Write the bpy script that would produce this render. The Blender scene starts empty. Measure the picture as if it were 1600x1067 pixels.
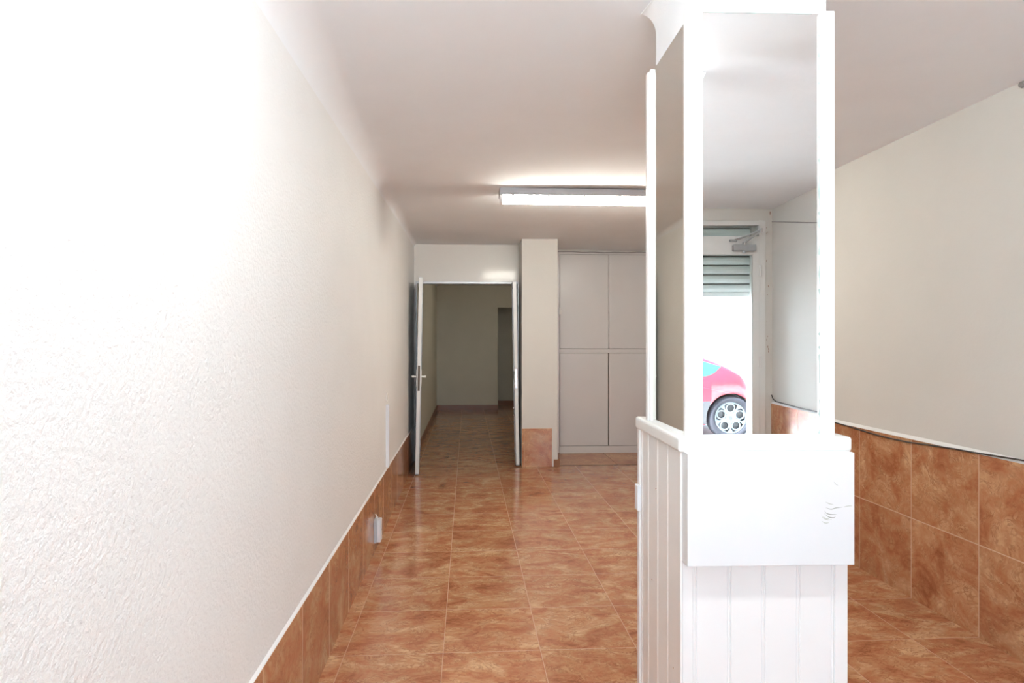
import bpy, bmesh, math, random
from math import sin, cos, pi, radians
from mathutils import Vector, Matrix
random.seed(4)
S = bpy.context.scene
COL = S.collection

# ------------------------------------------------------------------ materials
def srgb(r, g, b):
    f = lambda c: (c/255)/12.92 if c/255 <= 0.04045 else ((c/255+0.055)/1.055)**2.4
    return (f(r), f(g), f(b), 1)

def mat(name, col=(0.8,0.8,0.8,1), rough=0.5, metal=0.0, spec=0.5, bump=None, emis=None, coat=0.0):
    m = bpy.data.materials.new(name); m.use_nodes = True
    nt = m.node_tree; b = nt.nodes['Principled BSDF']
    b.inputs['Base Color'].default_value = col
    b.inputs['Roughness'].default_value = rough
    b.inputs['Metallic'].default_value = metal
    b.inputs['Specular IOR Level'].default_value = spec
    b.inputs['Coat Weight'].default_value = coat
    if emis:
        b.inputs['Emission Color'].default_value = emis[0]
        b.inputs['Emission Strength'].default_value = emis[1]
    tc = nt.nodes.new('ShaderNodeTexCoord')
    # slight tonal variation so that nothing is perfectly flat
    n = nt.nodes.new('ShaderNodeTexNoise'); n.inputs['Scale'].default_value = 3.0; n.inputs['Detail'].default_value = 4
    nt.links.new(tc.outputs['Object'], n.inputs['Vector'])
    mx = nt.nodes.new('ShaderNodeMix'); mx.data_type = 'RGBA'
    mx.inputs[6].default_value = tuple(c*0.96 for c in col[:3])+(1,)
    mx.inputs[7].default_value = tuple(min(1, c*1.03) for c in col[:3])+(1,)
    nt.links.new(n.outputs['Fac'], mx.inputs[0])
    nt.links.new(mx.outputs[2], b.inputs['Base Color'])
    if bump:
        sc, st, dist, det = bump
        n2 = nt.nodes.new('ShaderNodeTexNoise'); n2.inputs['Scale'].default_value = sc
        n2.inputs['Detail'].default_value = det; n2.inputs['Roughness'].default_value = 0.6
        nt.links.new(tc.outputs['Object'], n2.inputs['Vector'])
        bp = nt.nodes.new('ShaderNodeBump'); bp.inputs['Strength'].default_value = st
        bp.inputs['Distance'].default_value = dist
        nt.links.new(n2.outputs['Fac'], bp.inputs['Height'])
        nt.links.new(bp.outputs['Normal'], b.inputs['Normal'])
    return m

def tile_mat(name, ax, ay, ox, oy, size=0.45, grout=0.0035, seed=0.0, rough=0.10, gcol=(200,165,135), amp=1.0, stretch=(1,1), contrast=1.15):
    """marbled terracotta stoneware tiles; ax/ay = world axes the grid runs along, ox/oy = a joint on each"""
    m = bpy.data.materials.new(name); m.use_nodes = True
    nt = m.node_tree; N = nt.nodes; L = nt.links; b = N['Principled BSDF']
    geo = N.new('ShaderNodeNewGeometry'); sep = N.new('ShaderNodeSeparateXYZ')
    L.new(geo.outputs['Position'], sep.inputs[0])
    def M(op, a, c=None, clamp=False):
        n = N.new('ShaderNodeMath'); n.operation = op; n.use_clamp = clamp
        for i, v in enumerate((a, c)):
            if v is None: continue
            if isinstance(v, (int, float)): n.inputs[i].default_value = v
            else: L.new(v, n.inputs[i])
        return n.outputs[0]
    def axis(k, o):
        t = M('DIVIDE', M('SUBTRACT', sep.outputs[k], o), size)
        fl = M('FLOOR', t); fr = M('SUBTRACT', t, fl)
        d = M('SUBTRACT', 0.5, M('ABSOLUTE', M('SUBTRACT', fr, 0.5)))
        return t, fl, d
    tx, fx, dx = axis(ax, ox); ty, fy, dy = axis(ay, oy)
    dmin = M('MINIMUM', dx, dy)
    g = M('SUBTRACT', 1.0, M('MULTIPLY', M('SUBTRACT', dmin, grout/size*0.35), size/grout*1.6, clamp=True), clamp=True)
    # per-tile random offset and quarter turn feel
    cb = N.new('ShaderNodeCombineXYZ'); L.new(fx, cb.inputs[0]); L.new(fy, cb.inputs[1]); cb.inputs[2].default_value = seed
    wn = N.new('ShaderNodeTexWhiteNoise'); wn.noise_dimensions = '3D'; L.new(cb.outputs[0], wn.inputs['Vector'])
    vs = N.new('ShaderNodeVectorMath'); vs.operation = 'SCALE'; L.new(wn.outputs['Color'], vs.inputs[0]); vs.inputs['Scale'].default_value = 37.0
    cb2 = N.new('ShaderNodeCombineXYZ')
    L.new(M('MULTIPLY', tx, stretch[0]), cb2.inputs[0]); L.new(M('MULTIPLY', ty, stretch[1]), cb2.inputs[1]); cb2.inputs[2].default_value = 0
    va = N.new('ShaderNodeVectorMath'); va.operation = 'ADD'; L.new(cb2.outputs[0], va.inputs[0]); L.new(vs.outputs[0], va.inputs[1])
    def noise(sc, det, dist, ro=0.6):
        n = N.new('ShaderNodeTexNoise'); n.inputs['Scale'].default_value = sc; n.inputs['Detail'].default_value = det
        n.inputs['Distortion'].default_value = dist; n.inputs['Roughness'].default_value = ro
        L.new(va.outputs[0], n.inputs['Vector']); return n.outputs['Fac']
    n1 = noise(2.2, 8, 0.8); n2 = noise(5.5, 8, 1.2, 0.7); n3 = noise(3.4, 10, 3.0, 0.65)
    ramp = N.new('ShaderNodeValToRGB'); e = ramp.color_ramp.elements
    e[0].position = 0.33; e[0].color = srgb(140,84,54)
    e[1].position = 0.64; e[1].color = srgb(206,166,126)
    x = e.new(0.43); x.color = srgb(172,112,78)
    x = e.new(0.53); x.color = srgb(184,134,96)
    mixn = N.new('ShaderNodeMix'); mixn.data_type = 'FLOAT'; mixn.inputs[0].default_value = 0.4
    L.new(n1, mixn.inputs[2]); L.new(n2, mixn.inputs[3]); L.new(M('ADD', 0.5, M('MULTIPLY', M('SUBTRACT', mixn.outputs[0], 0.5), contrast)), ramp.inputs[0])
    # rusty veins where n3 crosses the middle
    vein = M('SUBTRACT', 1.0, M('MULTIPLY', M('ABSOLUTE', M('SUBTRACT', n3, 0.5)), 22.0, clamp=True), clamp=True)
    vein = M('MULTIPLY', vein, M('MULTIPLY', M('SUBTRACT', n2, 0.42), 5.0*amp, clamp=True))
    mv = N.new('ShaderNodeMix'); mv.data_type = 'RGBA'; L.new(M('MULTIPLY', vein, 0.75), mv.inputs[0]); L.new(ramp.outputs[0], mv.inputs[6])
    mv.inputs[7].default_value = srgb(124,62,34)
    # tile-to-tile tint
    hsv = N.new('ShaderNodeHueSaturation'); L.new(mv.outputs[2], hsv.inputs['Color'])
    L.new(M('ADD', 0.95, M('MULTIPLY', wn.outputs['Value'], 0.1)), hsv.inputs['Value'])
    mg = N.new('ShaderNodeMix'); mg.data_type = 'RGBA'; L.new(g, mg.inputs[0]); L.new(hsv.outputs[0], mg.inputs[6]); mg.inputs[7].default_value = srgb(*gcol)
    L.new(mg.outputs[2], b.inputs['Base Color'])
    L.new(M('ADD', rough, M('MULTIPLY', g, 0.5)), b.inputs['Roughness'])
    bp = N.new('ShaderNodeBump'); bp.inputs['Strength'].default_value = 0.4; bp.inputs['Distance'].default_value = 0.002; bp.invert = True
    L.new(g, bp.inputs['Height'])
    bp2 = N.new('ShaderNodeBump'); bp2.inputs['Strength'].default_value = 0.015; bp2.inputs['Distance'].default_value = 0.01
    L.new(n1, bp2.inputs['Height']); L.new(bp.outputs['Normal'], bp2.inputs['Normal'])
    L.new(bp2.outputs['Normal'], b.inputs['Normal'])
    return m

def mirror_mat(name, col):
    m = bpy.data.materials.new(name); m.use_nodes = True
    b = m.node_tree.nodes['Principled BSDF']
    b.inputs['Base Color'].default_value = col; b.inputs['Metallic'].default_value = 1.0; b.inputs['Roughness'].default_value = 0.0
    return m

def glass_mat(name, tint=(0.97,0.99,0.98,1)):
    m = bpy.data.materials.new(name); m.use_nodes = True
    nt = m.node_tree; nt.nodes.clear()
    o = nt.nodes.new('ShaderNodeOutputMaterial'); t = nt.nodes.new('ShaderNodeBsdfTransparent'); g = nt.nodes.new('ShaderNodeBsdfGlossy')
    t.inputs[0].default_value = tint; g.inputs['Roughness'].default_value = 0.0
    f = nt.nodes.new('ShaderNodeFresnel'); f.inputs[0].default_value = 1.45
    mx = nt.nodes.new('ShaderNodeMixShader')
    nt.links.new(f.outputs[0], mx.inputs[0]); nt.links.new(t.outputs[0], mx.inputs[1]); nt.links.new(g.outputs[0], mx.inputs[2]); nt.links.new(mx.outputs[0], o.inputs[0])
    return m

M = {}
M['stucco'] = mat('rough white stucco', (0.85,0.85,0.84,1), 0.6, spec=0.35, bump=(75, 0.6, 0.006, 3))
M['plaster'] = mat('smooth off-white plaster', (0.68,0.66,0.62,1), 0.7, spec=0.25, bump=(35, 0.15, 0.005, 3))
M['ceiling'] = mat('matt ceiling plaster', (0.88,0.895,0.915,1), 0.85, spec=0.2, bump=(9, 0.12, 0.02, 2))
M['gloss_wall'] = mat('gloss painted wall', (0.77,0.75,0.71,1), 0.13, spec=0.32, bump=(5, 0.15, 0.01, 2))
M['corridor'] = mat('corridor plaster', (0.74,0.715,0.62,1), 0.7, spec=0.25)
M['floor'] = tile_mat('marbled terracotta floor tiles', 0, 1, -0.56, 2.81, seed=1, rough=0.14, grout=0.0022, gcol=(188,144,112), stretch=(0.9,1.5), amp=1.6, contrast=1.35)
M['dado_r'] = tile_mat('marbled wall tiles right', 1, 2, 2.81, -0.003, seed=5, rough=0.16, gcol=(205,172,142))
M['dado_l'] = tile_mat('marbled wall tiles left', 1, 2, 2.81, 0.431, seed=9, rough=0.16, gcol=(205,172,142))
M['dado_p'] = tile_mat('marbled wall tiles pillar', 0, 2, 0.20, -0.01, seed=13, rough=0.12, gcol=(190,150,120))
M['skirting'] = mat('brown skirting tile', srgb(140,92,62), 0.3)
M['caulk'] = mat('white caulk', (0.82,0.81,0.79,1), 0.5)
M['column_plaster'] = mat('white column plaster', (0.86,0.86,0.86,1), 0.55, bump=(30, 0.15, 0.004, 3))
M['white_wood'] = mat('white painted wood', (0.82,0.81,0.785,1), 0.32, bump=(18, 0.08, 0.004, 4))
M['white_board'] = mat('white painted tongue and groove boards', (0.85,0.84,0.82,1), 0.35, bump=(14, 0.1, 0.004, 4))
M['box_white'] = mat('smooth white painted panel', (0.73,0.735,0.735,1), 0.38)
M['scuff'] = mat('grey scuff', (0.30,0.31,0.27,1), 0.6)
M['scuff2'] = mat('pale grey scuff', (0.52,0.53,0.48,1), 0.6)
M['mirror'] = mirror_mat('silvered mirror', (0.96,0.975,0.975,1))
M['mirror_side'] = mirror_mat('aged silvered mirror', (0.80,0.80,0.75,1))
M['mirror_edge'] = mat('worn mirror edge', (0.42,0.52,0.48,1), 0.3, metal=0.4)
M['alu'] = mat('brushed aluminium', (0.58,0.60,0.62,1), 0.45, metal=0.7)
M['door_paint'] = mat('pale grey door panel', (0.60,0.61,0.60,1), 0.3)
M['door_dark'] = mat('shadow gap black', (0.05,0.05,0.05,1), 0.6)
M['chrome'] = mat('steel', (0.6,0.6,0.6,1), 0.2, metal=1)
M['lever'] = mat('white door lever', (0.80,0.78,0.74,1), 0.3)
M['cupboard'] = mat('cupboard paint pale grey white', (0.71,0.685,0.67,1), 0.25, bump=(4, 0.1, 0.01, 2))
M['groove'] = mat('dark joint', (0.16,0.13,0.11,1), 0.8)
M['old_floor'] = tile_mat('worn brown threshold tiles', 0, 1, 1.02, 6.97, size=0.72, seed=21, rough=0.3, gcol=(110,84,64), contrast=1.3)
M['cable_dark'] = mat('dark brown cable', (0.05,0.04,0.035,1), 0.5)
M['cable_grey'] = mat('grey cable', (0.25,0.23,0.22,1), 0.5)
M['plastic'] = mat('white plastic', (0.82,0.83,0.85,1), 0.35)
M['plastic_grey'] = mat('light grey plastic', (0.55,0.56,0.58,1), 0.4)
M['lamp_body'] = mat('grey lamp housing', (0.48,0.48,0.50,1), 0.5)
M['diffuser'] = mat('lit diffuser', (0.9,0.88,0.8,1), 0.4, emis=((1.0,0.965,0.86,1), 56.0))
M['diffuser_front'] = mat('dimmer lit diffuser', (0.9,0.88,0.8,1), 0.4, emis=((0.91,0.98,1.01,1), 44.0))
M['frame_white'] = mat('white door frame', (0.78,0.78,0.76,1), 0.35)
M['shutter'] = mat('galvanised shutter slats', (0.84,0.88,0.87,1), 0.5)
M['shutter_shade'] = mat('painted shutter groove shade', (0.16,0.17,0.16,1), 0.6)  # dark colour painting the shade inside the slat grooves
M['closer'] = mat('grey door closer', (0.42,0.43,0.44,1), 0.4, metal=0.3)
M['glass'] = glass_mat('clear glass')
M['pavement'] = mat('pale pavement', (0.55,0.54,0.52,1), 0.8)
M['car_red'] = mat('red car paint', (0.22,0.004,0.011,1), 0.35, spec=0.35, coat=0.15)
M['car_glass'] = mat('car window glass', (0.012,0.040,0.038,1), 0.05, spec=0.25)
M['rubber'] = mat('tyre rubber', (0.012,0.012,0.016,1), 0.8, spec=0.2)
M['alloy'] = mat('alloy wheel', (0.055,0.068,0.078,1), 0.6, spec=0.3)
M['dark'] = mat('dark recess', (0.02,0.02,0.022,1), 0.7)
M['lamp_red'] = mat('red lamp lens', (0.45,0.01,0.01,1), 0.15)
M['lamp_clear'] = mat('clear lamp lens', (0.7,0.72,0.75,1), 0.1)
M['rust'] = mat('brown stain', (0.42,0.30,0.24,1), 0.8)
M['chip'] = mat('chipped grey glass', (0.45,0.45,0.44,1), 0.5)

# ------------------------------------------------------------------ mesh helpers
def box(bm, x0, x1, y0, y1, z0, z1):
    r = bmesh.ops.create_cube(bm, size=1.0)
    for v in r['verts']:
        v.co = Vector((x0+(v.co.x+.5)*(x1-x0), y0+(v.co.y+.5)*(y1-y0), z0+(v.co.z+.5)*(z1-z0)))
    return r['verts']

def prism(bm, poly, axis, a, b):
    """poly = 2-D outline in the two axes other than `axis`, extruded a..b"""
    def P(p, t):
        if axis == 'x': return (t, p[0], p[1])
        if axis == 'y': return (p[0], t, p[1])
        return (p[0], p[1], t)
    A = [bm.verts.new(P(p, a)) for p in poly]; B = [bm.verts.new(P(p, b)) for p in poly]
    n = len(poly)
    for i in range(n): bm.faces.new((A[i], A[(i+1)%n], B[(i+1)%n], B[i]))
    bm.faces.new(A[::-1]); bm.faces.new(B)
    return A+B

def cyl(bm, p0, p1, r0, r1=None, seg=16, caps=True):
    p0, p1 = Vector(p0), Vector(p1); r1 = r0 if r1 is None else r1
    d = (p1-p0); q = d.to_track_quat('Z', 'Y').to_matrix()
    A = []; B = []
    for i in range(seg):
        a = 2*pi*i/seg; c = Vector((cos(a), sin(a), 0))
        A.append(bm.verts.new(p0+q@(c*r0))); B.append(bm.verts.new(p1+q@(c*r1)))
    for i in range(seg): bm.faces.new((A[i], A[(i+1)%seg], B[(i+1)%seg], B[i]))
    if caps: bm.faces.new(A[::-1]); bm.faces.new(B)

def tube(bm, pts, r, seg=8):
    pts = [Vector(p) for p in pts]; rings = []
    for i, p in enumerate(pts):
        d = (pts[min(i+1, len(pts)-1)]-pts[max(i-1, 0)]).normalized()
        q = d.to_track_quat('Z', 'Y').to_matrix()
        rings.append([bm.verts.new(p+q@Vector((cos(2*pi*k/seg)*r, sin(2*pi*k/seg)*r, 0))) for k in range(seg)])
    for a, b in zip(rings, rings[1:]):
        for k in range(seg): bm.faces.new((a[k], a[(k+1)%seg], b[(k+1)%seg], b[k]))
    bm.faces.new(rings[0][::-1]); bm.faces.new(rings[-1])

def torus(bm, c, axis, R, r, seg=32, sub=8, flat=1.0):
    c = Vector(c); q = Vector(axis).to_track_quat('Z', 'Y').to_matrix(); rings = []
    for i in range(seg):
        a = 2*pi*i/seg
        rings.append([bm.verts.new(c+q@Vector(((R+r*cos(2*pi*k/sub))*cos(a), (R+r*cos(2*pi*k/sub))*sin(a), r*flat*sin(2*pi*k/sub)))) for k in range(sub)])
    for i in range(seg):
        a, b = rings[i], rings[(i+1)%seg]
        for k in range(sub): bm.faces.new((a[k], b[k], b[(k+1)%sub], a[(k+1)%sub]))

def lathe(bm, c, axis, prof, seg=40):
    """prof = [(radius, height)] about axis"""
    c = Vector(c); q = Vector(axis).to_track_quat('Z', 'Y').to_matrix(); rings = []
    for i in range(seg):
        a = 2*pi*i/seg
        rings.append([bm.verts.new(c+q@Vector((r*cos(a), r*sin(a), h))) for r, h in prof])
    for i in range(seg):
        a, b = rings[i], rings[(i+1)%seg]
        for k in range(len(prof)-1): bm.faces.new((a[k], b[k], b[k+1], a[k+1]))

def obj(name, bm, m, parent=None, bevel=0.0, smooth=False, seg=2):
    bmesh.ops.remove_doubles(bm, verts=bm.verts, dist=1e-5)
    bmesh.ops.recalc_face_normals(bm, faces=bm.faces)
    me = bpy.data.meshes.new(name); bm.to_mesh(me); bm.free()
    if smooth:
        for p in me.polygons: p.use_smooth = True
    me.materials.append(m)
    o = bpy.data.objects.new(name, me); COL.objects.link(o)
    if parent: o.parent = parent
    if bevel:
        b = o.modifiers.new('bevel', 'BEVEL'); b.width = bevel; b.segments = seg; b.limit_method = 'ANGLE'
    return o

def bx(name, m, dims, parent=None, bevel=0.0):
    bm = bmesh.new(); box(bm, *dims); return obj(name, bm, m, parent, bevel)

def tag(o, label=None, cat=None, group=None, kind=None):
    if label: o['label'] = label
    if cat: o['category'] = cat
    if group: o['group'] = group
    if kind: o['kind'] = kind
    return o

def thing(name, label, cat, loc=(0,0,0), rz=0, group=None):
    o = bpy.data.objects.new(name, None); COL.objects.link(o); o.location = loc; o.rotation_euler = (0,0,rz)
    o.empty_display_size = 0.1
    return tag(o, label, cat, group)

def struct(name, bm_or_obj, m=None, label=None, parent=None, **k):
    o = obj(name, bm_or_obj, m, parent, **k) if m else bm_or_obj
    o['kind'] = 'structure'
    if label: o['label'] = label
    return o

# ------------------------------------------------------------------ dimensions (metres)
XL, XR = -0.636, 2.487          # side walls
YF = -1.72                      # inner face of the shop front
ZC = 2.60                       # ceiling
ZW = 2.70                       # walls run up past the ceiling sheet
YD = 7.33                       # wall with the double door
YW = 7.70                       # built-in cupboard front
YE = 12.75                      # end of the back corridor

# ------------------------------------------------------------------ room shell
bm = bmesh.new(); box(bm, XL-0.2, 2.7, -1.95, 14.0, -0.1, 0.0)
struct('floor', bm, M['floor'], 'glossy floor of marbled orange-brown square tiles')

# ceiling: gently uneven plaster sheet with a rounded cove along the left wall
bm = bmesh.new()
xs = [XL + r for r in (0.0, 0.0015, 0.006, 0.014, 0.025, 0.040, 0.060, 0.085, 0.115, 0.15)] + [XL+0.15+(XR+0.15-XL-0.15)*i/40 for i in range(1, 41)]
ys = [-1.95 + 16.0*i/200 for i in range(201)]
def cz(x, y):
    z = ZC
    t = x - XL
    r = 0.15-0.11*min(1, max(0, (y-1.5)/5.0))
    if t < r:
        z -= r - math.sqrt(max(0, r*r-(r-t)**2))
    # old plaster swells a little between the column and the shop front
    z -= 0.022*math.exp(-((y-1.12)/0.10)**2) * max(0, min(1, (x-0.75)/0.5)) * max(0, min(1, (2.4-x)/0.5))
    z -= 0.006*sin(2.3*x+1.1*y)*sin(0.9*y+0.4)*max(0, min(1, t/0.3))*max(0, min(1, (XR-x)/0.3))
    return z
g = [[bm.verts.new((x, y, cz(x, y))) for x in xs] for y in ys]
for j in range(len(ys)-1):
    for i in range(len(xs)-1): bm.faces.new((g[j][i], g[j+1][i], g[j+1][i+1], g[j][i+1]))
box(bm, XL-0.2, XR+0.15, -1.95, 14.0, ZC+0.03, ZC+0.15)
struct('ceiling', bm, M['ceiling'], 'plain white plaster ceiling, slightly uneven', smooth=True)

bm = bmesh.new(); box(bm, XL-0.2, XL, -1.95, YD, 0.0, ZW)
struct('wall_left', bm, M['stucco'], 'long left wall in rough white stucco')
bm = bmesh.new(); box(bm, XL-0.2, XL, YD, 14.0, 0.0, ZW)
struct('wall_corridor_left', bm, M['corridor'], 'left wall of the dark back corridor')
bm = bmesh.new(); box(bm, XR, XR+0.15, -1.95, 8.0, 0.0, ZW)
struct('wall_right', bm, M['plaster'], 'right wall in plain off-white plaster above tiles')

# tile dados
bm = bmesh.new(); box(bm, XL, XL+0.009, YF, YD-0.02, 0.0, 0.431)
struct('wall_left_tiles', bm, M['dado_l'], 'single row of marbled brown tiles along the left wall')
bm = bmesh.new(); prism(bm, [(XL, 0.431), (XL+0.009, 0.431), (XL, 0.440)], 'y', YF, YD-0.02)
struct('trim_1', bm, M['caulk'], 'white caulk line on top of the left tiles')
bm = bmesh.new(); box(bm, XR-0.010, XR, YF, YW, 0.0, 0.887)
struct('wall_right_tiles', bm, M['dado_r'], 'two rows of marbled brown tiles along the right wall')
bm = bmesh.new(); prism(bm, [(XR, 0.887), (XR-0.012, 0.887), (XR, 0.906)], 'y', YF, YW)
struct('trim_2', bm, M['caulk'], 'white caulk line on top of the right tiles')

# wall with the double door (gloss painted), aluminium frame
bm = bmesh.new()
box(bm, XL, 0.64, YD, YD+0.10, 2.145, ZW)
box(bm, XL, -0.615, YD, YD+0.10, 0.0, 2.145)
struct('wall_back', bm, M['gloss_wall'], 'gloss painted wall above the double door')
bm = bmesh.new()
box(bm, -0.615, -0.60, YD-0.02, YD+0.11, 0, 2.125)
box(bm, 0.605, 0.62, YD-0.02, YD+0.11, 0, 2.125)
box(bm, -0.615, 0.62, YD-0.02, YD+0.11, 2.125, 2.150)
struct('trim_3', bm, M['alu'], 'slim silver metal door frame', bevel=0.003)

# pillar beside the door
bm = bmesh.new(); box(bm, 0.62, 1.035, 6.90, 8.0, 0.0, ZW)
struct('wall_pillar', bm, M['plaster'], 'square plastered pillar beside the double door', bevel=0.008)
bm = bmesh.new(); box(bm, 0.622, 0.965, 6.890, 6.90, 0.0, 0.44)
struct('wall_pillar_tile', bm, M['dado_p'], 'single marbled tile on the pillar foot', bevel=0.002)
bm = bmesh.new(); box(bm, 0.985, 1.035, 6.885, 6.90, 0.0, 0.085); box(bm, 1.035, 1.055, 6.885, YW-0.01, 0.0, 0.095)
struct('baseboard_pillar', bm, M['skirting'], 'short brown skirting turning round the pillar', bevel=0.003)
# old threshold strip in front of the cupboard
bm = bmesh.new(); box(bm, 1.056, XR-0.011, 6.965, YW+0.03, 0.0, 0.004)
struct('floor_threshold', bm, M['old_floor'], 'duller worn brown floor strip before the cupboard')
bm = bmesh.new(); box(bm, 1.056, XR-0.011, 6.955, 6.965, 0.0, 0.003)
struct('trim_4', bm, M['groove'], 'dark joint along the worn floor strip')
# wall behind cupboard
bm = bmesh.new(); box(bm, 1.035, XR+0.15, 8.0, 8.1, 0.0, ZW)
struct('wall_back_right', bm, M['plaster'])

# corridor behind the door
bm = bmesh.new()
box(bm, XL, 0.643, YE, YE+0.12, 0, ZW); box(bm, 0.643, 1.75, YE, YE+0.12, 2.14, ZW); box(bm, 1.45, 1.75, YE, YE+0.12, 0, 2.14)
struct('wall_corridor_end', bm, M['corridor'], 'end wall of the corridor with an opening at its right')
bm = bmesh.new(); box(bm, XL, 1.75, 13.65, 13.8, 0, ZW)
struct('wall_corridor_far', bm, M['corridor'])
bm = bmesh.new(); box(bm, 1.60, 1.75, 8.1, 13.65, 0, ZW)
struct('wall_corridor_right', bm, M['corridor'])
bm = bmesh.new()
box(bm, XL, 0.643, YE-0.012, YE, 0, 0.10); box(bm, 0.643, 1.60, 13.638, 13.65, 0, 0.10)
box(bm, XL, XL+0.012, YD+0.12, YE-0.012, 0, 0.10)
struct('baseboard_corridor', bm, M['skirting'], 'brown skirting tiles round the corridor')

# ------------------------------------------------------------------ shop front (seen in the mirror)
TH0, TH1 = -1.90, -1.72
bm = bmesh.new()
box(bm, 2.33, XR, TH0, -1.785, 0, 2.49)              # outer pier, carries the reveal
box(bm, 2.42, XR, -1.785, YF, 0, 2.49)               # inner return by the corner
box(bm, XL, XR, TH0, YF, 2.49, ZW)                 # lintel
box(bm, 1.30, 1.50, TH0, YF, 0, 2.49)              # pier between window and door
box(bm, XL, -0.50, TH0, YF, 0, 2.49)               # left pier
box(bm, -0.50, 1.30, TH0, YF, 0, 0.35)             # sill wall
struct('wall_front', bm, M['plaster'], 'shop front wall holding the glazed door, seen in the mirror')

# shop window
bm = bmesh.new()
for d in ((-0.50,-0.45,0.35,2.49), (1.25,1.30,0.35,2.49), (-0.45,1.25,0.35,0.40), (-0.45,1.25,2.44,2.49), (0.38,0.42,0.40,2.44)):
    box(bm, d[0], d[1], -1.80, -1.74, d[2], d[3])
w1 = struct('window_1', bm, M['frame_white'], 'wide shop window in the front wall', bevel=0.004)
bm = bmesh.new(); box(bm, -0.45, 0.38, -1.773, -1.767, 0.40, 2.44); box(bm, 0.42, 1.25, -1.773, -1.767, 0.40, 2.44)
obj('window_pane', bm, M['glass'], w1)

# entrance door: frame, transom, leaf
bm = bmesh.new()
box(bm, 2.368, 2.425, -1.785, -1.712, 0, 2.495)
box(bm, 1.50, 1.555, -1.785, -1.712, 0, 2.495)
box(bm, 1.555, 2.368, -1.785, -1.712, 2.453, 2.495)
box(bm, 1.555, 2.368, -1.785, -1.712, 2.300, 2.358)
d1 = struct('door_1', bm, M['frame_white'], 'white framed glazed entrance door reflected in the mirror', bevel=0.004)
bx('transom_pane', M['glass'], (1.555,2.368,-1.757,-1.751,2.358,2.453), d1)
bm = bmesh.new()
box(bm, 2.306, 2.372, -1.768, -1.708, 0.01, 2.312)
box(bm, 1.560, 1.640, -1.768, -1.708, 0.01, 2.312)
box(bm, 1.640, 2.306, -1.768, -1.708, 2.194, 2.312)
box(bm, 1.640, 2.306, -1.768, -1.708, 0.01, 0.16)
lf = obj('door_leaf', bm, M['frame_white'], d1, bevel=0.004)
bx('leaf_pane', M['glass'], (1.64,2.306,-1.741,-1.735,0.16,2.194), lf)
for z in (0.35, 1.25, 2.05):
    bm = bmesh.new(); cyl(bm, (2.374,-1.704,z-0.05), (2.374,-1.704,z+0.05), 0.009, seg=12); obj('hinge', bm, M['frame_white'], d1)
# door closer
cl = obj('door_closer', (lambda b: (box(b, 2.125,2.320,-1.708,-1.655,2.222,2.278), b)[1])(bmesh.new()), M['closer'], lf, bevel=0.006)
bm = bmesh.new(); cyl(bm, (2.225,-1.682,2.205), (2.225,-1.682,2.300), 0.016); tube(bm, [(2.225,-1.682,2.292), (2.335,-1.60,2.385)], 0.009, 8)
tube(bm, [(2.335,-1.60,2.39), (2.14,-1.700,2.316)], 0.008, 8); cyl(bm, (2.335,-1.60,2.37), (2.335,-1.60,2.405), 0.013)
box(bm, 2.105, 2.165, -1.712, -1.690, 2.304, 2.326)
obj('closer_arm', bm, M['closer'], cl)
# crumbled plaster edge and rust marks on the post by the corner
bm = bmesh.new()
for i in range(13):
    z = 2.48-1.3*random.random()**1.8; x = random.uniform(2.434, 2.456); s = random.uniform(0.002, 0.006)
    box(bm, x-s*0.5, x+s*0.5, YF-0.001, YF+0.0015, z-s*1.6, z+s*1.6)
box(bm, 2.462, 2.470, YF-0.001, YF+0.003, 2.548, 2.575)
struct('wall_front_chips', bm, M['rust'], 'small rusty chips down the post beside the entrance door')

# roller shutter, half raised
sh = thing('roller_shutter', 'half raised grey metal roller shutter above the entrance, seen in the mirror', 'shutter', (1.91, -1.83, 1.83))
bm = bmesh.new(); z = 1.872
pts = []
while z < 2.62:
    pts += [(-1.822, z), (-1.815, z+0.012), (-1.812, z+0.035), (-1.815, z+0.058), (-1.822, z+0.068), (-1.837, z+0.070), (-1.837, z+0.081)]
    z += 0.083
back = [(-1.846, p[1]) for p in pts[::-1]]
prism(bm, pts+back, 'x', 1.50, 2.33)
s1 = obj('slats', bm, M['shutter'], None); s1.parent = sh; s1.matrix_parent_inverse = Matrix.Translation((-1.91,1.83,-1.83))
bm = bmesh.new(); z = 1.872
while z < 2.60:
    box(bm, 1.50, 2.33, -1.8365, -1.832, z+0.071, z+0.080); z += 0.083  # dark strips paint shade into the grooves between slats
s3 = obj('slat_gap_shade', bm, M['shutter_shade'], None); s3.parent = sh; s3.matrix_parent_inverse = Matrix.Translation((-1.91,1.83,-1.83))
s2 = bx('bottom_rail', M['frame_white'], (1.50,2.33,-1.838,-1.814,1.83,1.872), None, 0.003); s2.parent = sh; s2.matrix_parent_inverse = Matrix.Translation((-1.91,1.83,-1.83))

# ------------------------------------------------------------------ mirrored column
CO = (0.656, 1.795); CA = radians(-1.6)
col = thing('mirror_column', 'white square column clad with tall mirrors above a panelled base', 'column', (CO[0], CO[1], 0), CA)
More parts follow.
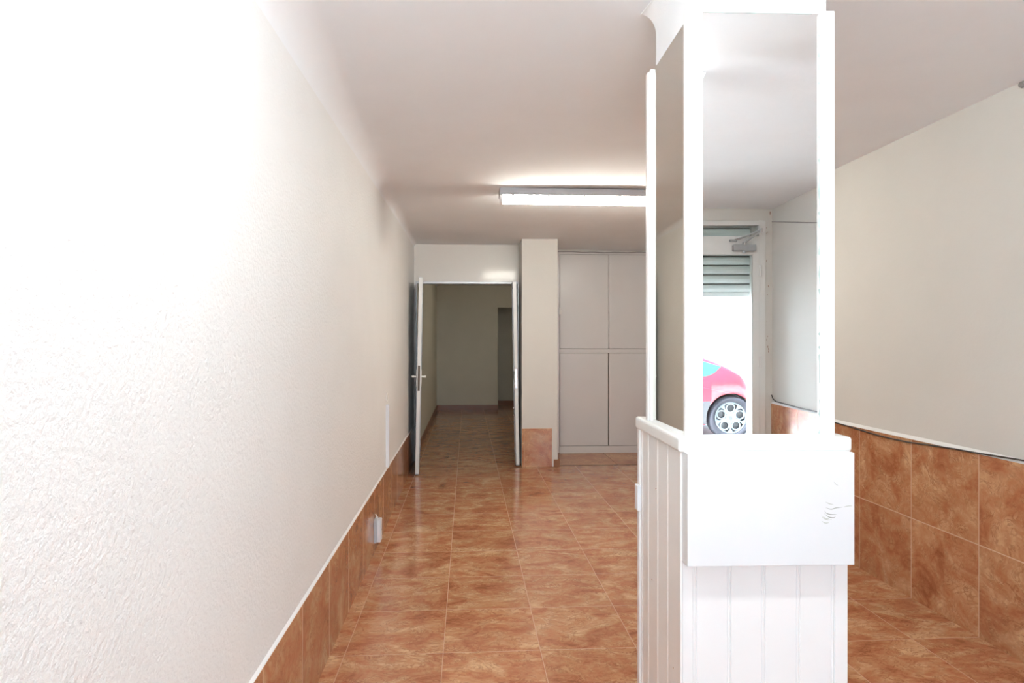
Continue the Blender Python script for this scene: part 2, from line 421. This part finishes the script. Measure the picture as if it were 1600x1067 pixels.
# plaster shaft up to the ceiling, flaring into it
bm = bmesh.new()
rings = []
prof = [(0.0, 0.0), (0.0, ZC-0.075)] + [(0.055*(1-cos(a)), ZC-0.075+0.075*sin(a)) for a in [1.57*i/16 for i in range(1, 17)]] + [(0.055, ZC+0.02)]
for off, z in prof:
    rings.append([bm.verts.new(v) for v in ((0.008, 0.008, z), (0.434, 0.008, z), (0.434, 0.342, z), (0.008-off, 0.342, z))])
for a, b in zip(rings, rings[1:]):
    for k in range(4): bm.faces.new((a[k], a[(k+1)%4], b[(k+1)%4], b[k]))
bm.faces.new(rings[0][::-1]); bm.faces.new(rings[-1])
obj('shaft', bm, M['column_plaster'], col, bevel=0.004)
# mirrors
o = bx('mirror', M['mirror'], (0.046, 0.420, 0.000, 0.006, 1.152, 2.427), col); tag(o, 'front mirror pane reflecting the entrance')
bm = bmesh.new(); prism(bm, [(0.0, 0.004), (0.006, 0.004), (0.0018, 0.345), (-0.0042, 0.345)], 'z', 1.160, 2.399)
o = obj('mirror', bm, M['mirror_side'], col); tag(o, 'narrow left mirror pane')
# worn irregular edge strips of the front mirror
bm = bmesh.new()
z = 1.155; prev = None
while z < 2.42:
    wv = random.uniform(0.0005, 0.0035) if random.random() < 0.75 else random.uniform(0.004, 0.007)
    a = bm.verts.new((0.4125-wv, -0.0006, z)); b = bm.verts.new((0.4145, -0.0006, z))
    if prev: bm.faces.new((prev[0], prev[1], b, a))
    prev = (a, b); z += random.uniform(0.006, 0.03)
prev = None; x = 0.05
while x < 0.416:
    wv = random.uniform(0.001, 0.003)
    a = bm.verts.new((x, -0.0006, 2.427)); b = bm.verts.new((x, -0.0006, 2.427-wv))
    if prev: bm.faces.new((prev[0], prev[1], b, a))
    prev = (a, b); x += random.uniform(0.01, 0.04)
tag(obj('mirror_edge', bm, M['mirror_edge'], col), 'dark worn silvering along the mirror edge')
bm = bmesh.new(); prism(bm, [(0.052, 2.245), (0.063, 2.247), (0.053, 2.222)], 'y', -0.001, 0.0)
obj('mirror_chip', bm, M['chip'], col)
# trims
bm = bmesh.new()
box(bm, -0.006, 0.022, -0.016, 0.004, 1.145, 2.425); box(bm, 0.020, 0.049, -0.013, 0.004, 1.145, 2.432)
obj('trim_strip', bm, M['white_wood'], col, bevel=0.003)
bx('trim_strip', M['white_wood'], (0.410, 0.448, -0.016, 0.012, 1.145, 2.428), col, 0.003)
bm = bmesh.new(); box(bm, -0.014, 0.006, 0.338, 0.352, 1.150, 2.405); box(bm, -0.020, 0.006, 0.352, 0.378, 1.150, 2.400)
obj('trim_strip', bm, M['white_wood'], col, bevel=0.003)
bx('trim_strip', M['white_wood'], (0.434, 0.448, 0.012, 0.36, 1.145, 2.41), col, 0.003)
# silicone bead under the side mirror and front mirror
bm = bmesh.new(); prism(bm, [(-0.006, 1.148), (0.001, 1.148), (0.001, 1.164)], 'y', 0.0, 0.35)
prism(bm, [(-0.006, 1.146), (0.001, 1.146), (0.001, 1.155)], 'x', 0.046, 0.412)
obj('bead', bm, M['caulk'], col)
# ledge (moulded cap of the panelling)
bm = bmesh.new(); box(bm, -0.032, 0.490, -0.036, 0.482, 1.106, 1.150)
obj('ledge', bm, M['white_wood'], col, bevel=0.009, seg=3)
# tongue and groove base: grooved skins on the four sides
def board_profile(a0, a1, grooves, base, out):
    """outline from a0 to a1 at height `out` with beaded V-grooves; returned closed towards `base`"""
    P = [(a0, out)]
    s = 1 if out > base else -1
    for gpos in grooves:
        P += [(gpos-0.006, out), (gpos-0.004, out-0.0028*s), (gpos-0.002, out-0.0005*s), (gpos+0.001, out+0.0008*s), (gpos+0.004, out-0.0005*s), (gpos+0.006, out-0.0028*s), (gpos+0.008, out)]
    P += [(a1, out), (a1, base), (a0, base)]
    return P
bm = bmesh.new()
prism(bm, board_profile(-0.015, 0.484, [0.021, 0.124, 0.228, 0.333, 0.439], 0.0, -0.020), 'z', 0.0, 1.106)
o = obj('base_panelling', bm, M['white_board'], col)
bm = bmesh.new()
side = board_profile(0.0, 0.470, [0.012, 0.117, 0.229, 0.345, 0.425], 0.0, -0.018)
prism(bm, [(p[1], p[0]) for p in side], 'z', 0.0, 1.106)
obj('base_panelling', bm, M['white_board'], col)
bm = bmesh.new(); prism(bm, [(0.484-0.018*0+ (p[1]+0.0), p[0]) for p in board_profile(0.0, 0.47, [0.117,0.229,0.345], -0.018, 0.0)], 'z', 0.0, 1.106)
obj('base_panelling', bm, M['white_board'], col)
bm = bmesh.new(); prism(bm, [(p[0], p[1]+0.452) for p in board_profile(0.0, 0.466, [0.12,0.24,0.36], 0.0, 0.018)], 'z', 0.0, 1.106)
obj('base_panelling', bm, M['white_board'], col)
bx('corner_bead', M['white_wood'], (-0.024, -0.016, -0.026, 0.006, 0.0, 1.106), col, 0.003)
bx('corner_bead', M['white_wood'], (-0.026, -0.006, 0.448, 0.474, 0.0, 1.106), col, 0.003)
# square box cover on the front
bc = bx('box_cover', M['box_white'], (-0.018, 0.474, -0.072, -0.020, 0.782, 1.110), col, 0.0025)
tag(bc, 'plain white square box with scuffs at its right')
def ribbon(bm, pts, w, y):
    prev = None; n = len(pts)
    for i, (x, z) in enumerate(pts):
        ww = w*sin(pi*(i+0.6)/(n+0.2))
        a = bm.verts.new((x, y, z+ww)); b = bm.verts.new((x, y, z-ww))
        if prev: bm.faces.new((prev[0], prev[1], b, a))
        prev = (a, b)
def curve(P, n=8):
    out = []
    for i in range(len(P)-1):
        p0, p1, p2, p3 = P[max(i-1,0)], P[i], P[i+1], P[min(i+2,len(P)-1)]
        for k in range(n):
            t = k/n
            out.append(tuple(0.5*(2*p1[c]+(p2[c]-p0[c])*t+(2*p0[c]-5*p1[c]+4*p2[c]-p3[c])*t*t+(3*p1[c]-p0[c]-3*p2[c]+p3[c])*t**3) for c in (0, 1)))
    return out+[P[-1]]
bm = bmesh.new()
for P in (((0.387,0.951),(0.403,0.946),(0.420,0.950),(0.438,0.952)), ((0.383,0.943),(0.389,0.935),(0.401,0.931),(0.420,0.931)), ((0.383,0.934),(0.395,0.924),(0.409,0.921),(0.417,0.924))):
    ribbon(bm, curve(P), 0.0013, -0.0726)
obj('scuff', bm, M['scuff'], bc)
bm = bmesh.new()
for P in (((0.375,0.932),(0.379,0.922),(0.393,0.915),(0.406,0.916)), ((0.375,0.912),(0.386,0.906),(0.398,0.907)), ((0.387,0.967),(0.398,0.962),(0.411,0.959)), ((0.411,1.026),(0.417,1.019),(0.424,1.015)), ((0.379,0.926),(0.388,0.919),(0.399,0.918)), ((0.440,0.952),(0.455,0.955),(0.466,0.955))):
    ribbon(bm, curve(P), 0.0016, -0.0726)
obj('scuff', bm, M['scuff2'], bc)
# small switch on the left face by its rear edge
sw = bx('switch', M['plastic'], (-0.034, -0.018, 0.442, 0.482, 0.800, 0.895), col, 0.003)
bm = bmesh.new()
for y, z in ((0.25, 0.93), (0.30, 0.60), (0.06, 0.42)): cyl(bm, (-0.0195, y, z), (-0.0175, y, z), 0.0025, seg=10)
obj('nail_head', bm, M['rust'], col)

# ------------------------------------------------------------------ double door leaves
def door_leaf(hx, hy, ex, ey, width, side, lean, name_label, lever):
    """hinge (hx,hy); leaf axis runs towards the free edge (ex,ey)"""
    ang = math.atan2(ey-hy, ex-hx)
    t = thing('door_leaf', name_label, 'door', (hx, hy, 0.015), ang)
    t.rotation_euler = (lean, 0, ang)
    T = 0.044
    Z = 2.105
    bm = bmesh.new()
    box(bm, 0.0, 0.05, -T/2, T/2, 0, Z); box(bm, width-0.05, width, -T/2, T/2, 0, Z)
    box(bm, 0.05, width-0.05, -T/2, T/2, 0, 0.09); box(bm, 0.05, width-0.05, -T/2, T/2, Z-0.06, Z)
    box(bm, 0.05, width-0.05, -T/2, T/2, 0.98, 1.06)
    fr = obj('stile_frame', bm, M['alu'], t, bevel=0.004)
    bx('panel', M['door_paint'], (0.05, width-0.05, -0.012, 0.012, 0.09, 0.98), t)
    bx('panel', M['door_paint'], (0.05, width-0.05, -0.012, 0.012, 1.06, Z-0.06), t)
    # weather lip along the free edge
    bx('edge_strip', M['frame_white'], (width, width+0.004, -T/2+0.006, T/2-0.006, 0.01, Z-0.01), t, 0.001)
    bx('foot', M['door_dark'], (width-0.05, width, -T/2+0.004, T/2-0.004, -0.010, 0.0), t)  # black block painting the shadow gap beneath the leaf
    if lever:
        bx('lock_plate', M['groove'], (width+0.004, width+0.006, -0.011, 0.011, 0.89, 1.16), t)
        for s in (-1, 1):
            bm = bmesh.new()
            cyl(bm, (width-0.03, s*T/2, 1.04), (width-0.03, s*(T/2+0.045), 1.04), 0.011, seg=12)
            box(bm, width-0.14, width-0.02, s*(T/2+0.045)-0.009, s*(T/2+0.045)+0.009, 1.03, 1.052)
            box(bm, width-0.05, width-0.012, min(s*T/2, s*(T/2+0.008)), max(s*T/2, s*(T/2+0.008)), 0.93, 1.12)
            obj('lever_handle', bm, M['lever'], t, bevel=0.003)
    else:
        bx('bolt_plate', M['chrome'], (width+0.004, width+0.006, -0.010, 0.010, 0.88, 1.10), t)
        bx('flush_bolt', M['frame_white'], (width+0.004, width+0.010, -0.014, 0.000, 0.02, 0.30), t, 0.002)
        for z in (0.57, 0.65):
            bm = bmesh.new(); cyl(bm, (width-0.04, side*T/2, z), (width-0.04, side*(T/2+0.02), z), 0.009, seg=10); obj('knob', bm, M['chrome'], t)
    for z in (0.25, 1.05, 1.85):
        bm = bmesh.new(); cyl(bm, (0.0, 0, z-0.05), (0.0, 0, z+0.05), 0.010, seg=10); obj('hinge', bm, M['alu'], t)
    return t
door_leaf(-0.585, 7.300, -0.535, 6.53, 0.785, 1, radians(-1.1), 'wide silver-edged door leaf folded open against the left wall, levers on both faces', True)
door_leaf(0.592, 7.300, 0.578, 6.96, 0.36, -1, radians(1.0), 'narrow silver-edged door leaf folded open against the plastered pillar', False)

# ------------------------------------------------------------------ built-in cupboard
cup = thing('built_in_cupboard', 'pale grey white cupboard filling the back corner, four flush doors', 'cupboard', (1.78, YW, 0))
def cupbox(name, m, x0, x1, y0, y1, z0, z1, bev=0.0, parent=None):
    return bx(name, m, (x0-1.78, x1-1.78, y0-YW, y1-YW, z0, z1), parent or cup, bev)
bm = bmesh.new()
X0, X1 = 1.062, 2.474
def cb(x0, x1, y0, y1, z0, z1): box(bm, x0-1.78, x1-1.78, y0-YW, y1-YW, z0, z1)
cb(X0, 1.175, YW, YW+0.05, 0.004, 2.575); cb(2.445, X1, YW, YW+0.05, 0.004, 2.575)
cb(1.175, 2.445, YW-0.012, YW+0.05, 0.004, 0.095); cb(1.175, 2.445, YW, YW+0.05, 2.545, 2.575)
cb(1.175, 2.445, YW, YW+0.05, 1.285, 1.335)
cb(X0, X1, YW+0.05, YW+0.28, 0.004, 2.575)
obj('carcass', bm, M['cupboard'], cup, bevel=0.003)
dk = cupbox('gap_line', M['groove'], 1.175, 2.445, YW+0.046, YW+0.0495, 0.095, 2.545)
for (x0, x1) in ((1.180, 1.803), (1.812, 2.441)):
    for (z0, z1) in ((0.099, 1.281), (1.339, 2.541)):
        d = cupbox('cupboard_door', M['cupboard'], x0, x1, YW-0.004, YW+0.045, z0, z1, 0.003)
        if x0 < 1.5:
            bm = bmesh.new(); box(bm, x1-1.78-0.004, x1-1.78+0.004, -0.008, -0.003, z0, z1)
            obj('cover_strip', bm, M['cupboard'] if z0 > 1 else M['groove'], d)
        else:
            bm = bmesh.new(); box(bm, x0-1.78, x0-1.78+0.028, -0.012, -0.004, z0, z1)
            obj('cover_strip', bm, M['cupboard'], d, bevel=0.002)
bm = bmesh.new(); box(bm, 1.165-1.78, 1.195-1.78, -0.022, -0.004, 1.775, 1.835); box(bm, 1.172-1.78, 1.186-1.78, -0.03, -0.02, 1.83, 1.86)
tag(obj('latch', bm, M['lever'], cup, bevel=0.003), 'small worn latch on the left edge')
# filler between cupboard and ceiling
bm = bmesh.new(); box(bm, 1.035, XR, YW+0.015, YW+0.30, 2.575, ZC+0.01)
struct('trim_5', bm, M['plaster'])
# cable along the cupboard top
bm = bmesh.new()
tube(bm, [(1.04+(XR-0.02-1.04)*i/24, YW-0.012, 2.585-0.014*sin(pi*i/24)-0.006*sin(5*i/24*pi)**2) for i in range(25)], 0.006, 6)
tag(obj('electric_cable', bm, M['cable_grey'], smooth=True), 'grey cable running along the top of the built-in cupboard', 'cable')

# ------------------------------------------------------------------ ceiling batten light
def batten(x0, x1, y, label, dm, hw, lip):
    lt = thing('ceiling_light', label, 'light', ((x0+x1)/2, y, ZC), 0, 'fluorescent batten lights')
    L2 = (x1-x0)/2
    bm = bmesh.new()
    prism(bm, [(-hw, -0.002), (hw, -0.002), (hw+0.005, -lip), (hw-0.004, -lip), (0.050 if hw > 0.06 else hw-0.008, -0.046), (-0.050 if hw > 0.06 else 0.008-hw, -0.046), (0.004-hw, -lip), (-hw-0.005, -lip)], 'x', -L2, L2)
    obj('housing', bm, M['lamp_body'], lt, bevel=0.004)
    bm = bmesh.new()
    pr = [(0.046*cos(a), -0.050-0.062*sin(a)) for a in [pi*i/14 for i in range(15)]]
    prism(bm, pr, 'x', -L2+0.025, L2-0.025)
    obj('diffuser', bm, M[dm], lt, bevel=0.006)
    for sx in (-1, 1):
        bm = bmesh.new(); prism(bm, [(0.050*cos(a), -0.046-0.070*sin(a)) for a in [pi*i/14 for i in range(15)]], 'x', sx*(L2-0.025), sx*(L2-0.004))
        obj('end_cap', bm, M['plastic'], lt, bevel=0.003)
    for i in range(6):
        bm = bmesh.new(); x = -L2+0.10+i*0.275
        box(bm, x-0.010, x+0.010, -0.064, -0.055, -0.062, -0.030)
        box(bm, x-0.006, x+0.006, -0.068, -0.062, -0.072, -0.050)
        obj('clip', bm, M['plastic_grey'], lt, bevel=0.002)
batten(0.245, 1.81, 4.66, 'long lit fluorescent batten light across the ceiling before the double door', 'diffuser', 0.072, 0.056)
batten(-0.62, 0.945, 0.95, 'lit fluorescent batten light overhead between the column and the shop front', 'diffuser_front', 0.024, 0.044)

# ------------------------------------------------------------------ left wall details
sk = thing('wall_socket', 'white surface socket on the brown tiles of the left wall', 'socket', (XL+0.009, 4.17, 0.155))
bx('back_box', M['plastic_grey'], (0.0, 0.018, -0.042, 0.042, -0.080, 0.078), sk, 0.003)
bx('face', M['plastic'], (0.018, 0.046, -0.038, 0.038, -0.076, 0.074), sk, 0.006)
for dy in (-0.010, 0.010):
    bm = bmesh.new(); cyl(bm, (0.0465, dy, 0.0), (0.044, dy, 0.0), 0.003, seg=8); obj('socket_hole', bm, M['dark'], sk)
bm = bmesh.new(); tube(bm, [(0.016, 0, 0.070), (0.014, 0.002, 0.090), (0.006, 0.001, 0.106)], 0.004, 6)
obj('lead', bm, M['lever'], sk)
# surface cable duct rising from the tiles, and an open round box above it
ct = thing('cable_duct', 'slim white vertical cable duct above the brown tiles of the left wall', 'cable duct', (XL, 4.815, 0.448))
bx('duct_base', M['plastic'], (0.0, 0.006, -0.016, 0.016, 0.0, 0.487), ct, 0.001)
bx('duct_cover', M['plastic'], (0.006, 0.026, -0.015, 0.015, 0.0, 0.490), ct, 0.002)
jb = thing('junction_box', 'small empty round cable box set in the left wall', 'junction box', (XL, 4.87, 0.985))
bm = bmesh.new(); torus(bm, (0.003, 0, 0), (1,0,0), 0.034, 0.004, 24, 6); obj('rim', bm, M['lever'], jb, smooth=True)
bm = bmesh.new(); cyl(bm, (-0.001, 0, 0), (0.002, 0, 0), 0.032, seg=24); obj('cover', bm, M['plaster'], jb)

# ------------------------------------------------------------------ right wall cables
pts = []
# along the dado, sagging between two clips in the part seen directly
key = [(-1.70,0.965),(-1.68,0.935),(-1.62,0.915),(-1.2,0.905),(0.0,0.905),(1.5,0.905),(2.20,0.915),(2.45,0.910),(2.62,0.902),(2.80,0.893),(2.95,0.888),(3.10,0.879),(3.28,0.868),(3.45,0.866),(3.62,0.872),(3.80,0.882),(3.98,0.889),(4.3,0.893),(5.0,0.892),(6.5,0.892),(7.6,0.892)]
for (a, b) in zip(key, key[1:]):
    for k in range(4): pts.append((XR-0.016, a[0]+(b[0]-a[0])*k/4, a[1]+(b[1]-a[1])*k/4))
pts.append((XR-0.016, *key[-1]))
bm = bmesh.new(); tube(bm, pts, 0.0042, 6)
tag(obj('electric_cable', bm, M['cable_dark'], smooth=True), 'dark cable sagging along the top of the right wall tiles', 'cable')
bm = bmesh.new()
tube(bm, [(XR-0.006, -1.715+0.05*i, 2.484-0.0103*i-(0.0 if i < 20 else 0.0045*(i-20)**2)) for i in range(38)], 0.003, 6)
tag(obj('electric_cable', bm, M['cable_grey'], smooth=True), 'thin grey wire high on the right wall near the entrance, seen in the mirror', 'cable')
bm = bmesh.new(); cyl(bm, (XR-0.012, 2.585, 2.585), (XR, 2.585, 2.585), 0.012, 0.016, seg=16)
tag(obj('wall_plug', bm, M['cable_grey'], smooth=False), 'small grey round plug high in the right corner under the ceiling', 'wall plug')

# ------------------------------------------------------------------ street: pavement and parked red car
bm = bmesh.new(); box(bm, -30, 40, -45, -1.95, -0.12, -0.02)
struct('ground', bm, M['pavement'], 'pale sunlit street surface outside the door')

car = thing('car', 'red hatchback parked outside, its rear quarter reflected in the column mirror', 'car', (2.2, -6.15, -0.02))
# local frame: x along the car (tail at +), y towards the shop (+), z up
def lerp(tab, x):
    if x <= tab[0][0]: return tab[0][1]
    for (a, va), (b, vb) in zip(tab, tab[1:]):
        if x <= b:
            t = (x-a)/(b-a); t = t*t*(3-2*t) if False else t
            return va+(vb-va)*t
    return tab[-1][1]
roof = [(-2.05,0.55),(-2.0,0.66),(-1.8,0.76),(-1.4,0.86),(-1.05,0.93),(-0.85,1.00),(-0.45,1.27),(-0.1,1.41),(0.3,1.43),(0.6,1.37),(0.86,1.25),(1.08,1.16),(1.28,1.06),(1.44,0.965),(1.56,0.83),(1.66,0.62),(1.72,0.5)]
belt = [(-2.05,0.52),(-2.0,0.62),(-1.8,0.70),(-1.4,0.79),(-1.05,0.86),(-0.5,0.88),(0.2,0.90),(0.7,0.92),(1.0,0.955),(1.25,0.94),(1.44,0.90),(1.56,0.78),(1.66,0.58),(1.72,0.46)]
halfw = [(-2.05,0.45),(-2.0,0.60),(-1.8,0.76),(-1.4,0.83),(-0.8,0.845),(0.0,0.85),(0.9,0.85),(1.3,0.85),(1.5,0.80),(1.64,0.70),(1.72,0.55)]
def ring(x):
    w, b, r = lerp(halfw, x), lerp(belt, x), lerp(roof, x)
    zb = 0.20 + (0.12 if x < -1.95 or x > 1.65 else 0)
    h = max(r-b, 0.01)
    inset = min(0.20, h*0.45)
    side = [(w*0.80, zb), (w*0.95, zb+0.03), (w*0.985, zb+0.14), (w, 0.5*(zb+b)), (w*0.99, b-0.10*(b-zb)), (w-0.03, b),
            (w-0.03-inset*0.5, b+h*0.5), (w-0.03-inset, b+h*0.84), (w-0.10-inset, b+h*0.96), (0.35*w, r)]
    return side
xs_ = [-2.05,-2.0,-1.9,-1.8,-1.6,-1.4,-1.2,-1.05,-0.95,-0.85,-0.65,-0.45,-0.25,-0.1,0.1,0.3,0.45,0.6,0.74,0.86,0.98,1.08,1.18,1.28,1.37,1.44,1.5,1.56,1.61,1.66,1.72]
bm = bmesh.new(); R_ = []
for x in xs_:
    s = ring(x); full = [(y, z) for y, z in s] + [(-y, z) for y, z in s[::-1]]
    R_.append([bm.verts.new((x, y, z)) for y, z in full])
for a, b in zip(R_, R_[1:]):
    n = len(a)
    for k in range(n): bm.faces.new((a[k], a[(k+1)%n], b[(k+1)%n], b[k]))
bm.faces.new(R_[0][::-1]); bm.faces.new(R_[-1])
body = obj('body', bm, M['car_red'], None, smooth=True)
# wheel arches: cut real wells
WX = (-1.22, 1.282); WR = 0.325; AR = 0.362; WZ = 0.325
bm = bmesh.new()
for wx in WX:
    for s in (-1, 1): cyl(bm, (wx, s*0.60, WZ), (wx, s*1.0, WZ), AR, seg=48)
cut = obj('cutter', bm, M['dark'])
md = body.modifiers.new('b', 'BOOLEAN'); md.operation = 'DIFFERENCE'; md.object = cut; md.solver = 'EXACT'
dg = bpy.context.evaluated_depsgraph_get(); dg.update()
me2 = bpy.data.meshes.new_from_object(body.evaluated_get(dg)); body.modifiers.clear(); body.data = me2; bpy.data.objects.remove(cut)
me2.materials.clear(); me2.materials.append(M['car_red']); me2.materials.append(M['dark'])
for p in me2.polygons:
    c = p.center
    p.material_index = 1 if any((abs(math.hypot(c.x-wx, c.z-WZ)-AR) < 0.02 or (math.hypot(c.x-wx, c.z-WZ) < AR and abs(abs(c.y)-0.6) < 0.01)) for wx in WX) and abs(c.y) < 0.845 else 0
    if p.material_index: p.use_smooth = False
body.parent = car
def side_y(x, z):
    s = ring(x)
    for (y0, z0), (y1, z1) in zip(s, s[1:]):
        if z0 <= z <= z1: return y0+(y1-y0)*(z-z0)/max(1e-6, z1-z0)
    return s[-1][0]
# side windows follow the body surface
wtop = [(-0.78,0.93),(-0.42,1.20),(-0.05,1.335),(0.3,1.36),(0.6,1.29),(0.86,1.178),(1.0,1.130),(1.17,1.080)]
wlow = [(-0.78,0.915),(-0.4,0.925),(0.2,0.935),(0.7,0.925),(0.86,0.928),(0.96,0.945),(1.05,0.985),(1.12,1.045),(1.17,1.077)]
def window(name, xa, xb, s):
    bm = bmesh.new(); G = []; nx, nz = 22, 8
    for i in range(nx+1):
        x = xa+(xb-xa)*i/nx; zl, zt = lerp(wlow, x), lerp(wtop, x)
        G.append([bm.verts.new((x, s*(side_y(x, zl+(zt-zl)*k/nz)+0.004), zl+(zt-zl)*k/nz)) for k in range(nz+1)])
    for a, b in zip(G, G[1:]):
        for k in range(nz): bm.faces.new((a[k], b[k], b[k+1], a[k+1]))
    return obj(name, bm, M['car_glass'], car, smooth=True)
for s in (-1, 1):
    window('side_window', -0.74, 0.28, s); window('side_window', 0.32, 1.165, s)
def screen(name, x0, x1, n=6):
    bm = bmesh.new(); G = []
    for i in range(n+1):
        x = x0+(x1-x0)*i/n; s = ring(x); row = []
        for y, z in [s[8], s[9]]: row.append((y*0.93, z+0.006))
        row = row + [(-y, z) for y, z in row[::-1]]
        G.append([bm.verts.new((x, y, z)) for y, z in row])
    for a, b in zip(G, G[1:]):
        for k in range(3): bm.faces.new((a[k], b[k], b[k+1], a[k+1]))
    obj(name, bm, M['car_glass'], car, smooth=True)
screen('windscreen', -0.82, -0.2); screen('rear_window', 0.92, 1.40)
for s in (-1, 1):
    bm = bmesh.new(); bmesh.ops.create_uvsphere(bm, u_segments=16, v_segments=10, radius=1.0)
    for v in bm.verts: v.co = Vector((1.585+v.co.x*0.05, s*0.62+v.co.y*0.10, 0.72+v.co.z*0.07))
    obj('tail_lamp', bm, M['lamp_red'], car, smooth=True)
    bm = bmesh.new(); bmesh.ops.create_uvsphere(bm, u_segments=16, v_segments=10, radius=1.0)
    for v in bm.verts: v.co = Vector((-1.93+v.co.x*0.09, s*0.58+v.co.y*0.10, 0.60+v.co.z*0.06))
    obj('head_lamp', bm, M['lamp_clear'], car, smooth=True)
    bm = bmesh.new(); bmesh.ops.create_uvsphere(bm, u_segments=14, v_segments=8, radius=1.0)
    for v in bm.verts: v.co = Vector((-0.62+v.co.x*0.06, s*0.92+v.co.y*0.08, 0.97+v.co.z*0.06))
    obj('wing_mirror', bm, M['car_red'], car, smooth=True)
for wx in WX:
    for s in (-1, 1):
        bm = bmesh.new(); yo = s*0.835
        lathe(bm, (wx, 0, WZ), (0, s, 0), [(0.222, 0.64), (0.222, 0.80), (0.238, 0.828), (0.29, 0.835), (0.315, 0.82), (WR, 0.79), (WR, 0.68), (0.30, 0.645), (0.222, 0.64)])
        ty = obj('tyre', bm, M['rubber'], car, smooth=True)
        bm = bmesh.new(); cyl(bm, (wx, s*0.70, WZ), (wx, s*0.775, WZ), 0.222, seg=40); obj('brake_disc', bm, M['dark'], ty)
        bm = bmesh.new(); ya = s*0.815
        torus(bm, (wx, ya, WZ), (0,1,0), 0.222, 0.012, 48, 8)
        for k in range(5):
            a = 2*pi*k/5+0.3; c = (wx+0.142*cos(a), ya, WZ+0.142*sin(a))
            torus(bm, c, (0,1,0), 0.062, 0.010, 24, 8)
            b2 = a+pi/5
            p = [(wx+r*cos(b2+da), WZ+r*sin(b2+da)) for r, da in ((0.05,-0.35),(0.10,-0.17),(0.165,-0.06),(0.218,-0.20),(0.218,0.20),(0.165,0.06),(0.10,0.17),(0.05,0.35))]
            prism(bm, p, 'y', ya-0.008, ya+0.008)
        cyl(bm, (wx, ya-s*0.02, WZ), (wx, ya+s*0.006, WZ), 0.075, seg=24)
        obj('rim', bm, M['alloy'], ty)
        bm = bmesh.new(); cyl(bm, (wx, ya+s*0.004, WZ), (wx, ya+s*0.012, WZ), 0.026, seg=20); obj('hub_cap', bm, M['dark'], ty)

# ------------------------------------------------------------------ lights
w = bpy.data.worlds.new('sky'); S.world = w; w.use_nodes = True
bg = w.node_tree.nodes['Background']; bg.inputs[0].default_value = (0.76, 0.96, 1.18, 1); bg.inputs[1].default_value = 6.2
sun = bpy.data.lights.new('sun', 'SUN'); sun.energy = 125.0; sun.angle = radians(1.0); sun.color = (0.92, 1.0, 1.10)
so = bpy.data.objects.new('sun', sun); COL.objects.link(so)
so.rotation_euler = Vector((0.75, -0.2, -1.0)).to_track_quat('-Z', 'Y').to_euler()
pl = bpy.data.lights.new('corridor_fill', 'POINT'); pl.energy = 9; pl.shadow_soft_size = 0.06; pl.color = (1.0, 0.93, 0.78)  # unseen fill light added to lift the corridor, no fitting modelled
po = bpy.data.objects.new('corridor_fill', pl); COL.objects.link(po); po.location = (1.25, 10.2, 2.35)
def portal(x0, x1, z0, z1, y):
    l = bpy.data.lights.new('portal', 'AREA'); l.shape = 'RECTANGLE'; l.size = x1-x0; l.size_y = z1-z0; l.cycles.is_portal = True
    o = bpy.data.objects.new('portal', l); COL.objects.link(o); o.location = ((x0+x1)/2, y, (z0+z1)/2)
    o.rotation_euler = Vector((0, 1, 0)).to_track_quat('-Z', 'Z').to_euler()
    return o
portal(-0.50, 1.30, 0.35, 2.49, -1.93); portal(1.50, 2.33, 0.0, 2.49, -1.93)

# ------------------------------------------------------------------ camera
F, PX, PY = 950.0, 785.0, 533.0
cam = bpy.data.cameras.new('camera'); co = bpy.data.objects.new('camera', cam); COL.objects.link(co); S.camera = co
cam.sensor_width = 36; cam.sensor_fit = 'HORIZONTAL'; cam.lens = F/1600*36
cam.shift_x = (800-PX)/1600; cam.shift_y = -(533.5-PY)/1600
co.location = (0, 0, 1.435)
psi = math.atan((PX-730)/F)
co.rotation_euler = (pi/2, 0, -psi)
cam.clip_start = 0.05

S.view_settings.view_transform = 'Standard'; S.view_settings.look = 'None'
S.view_settings.gamma = 1; S.view_settings.use_curve_mapping = False
S.view_settings.exposure = 0.25
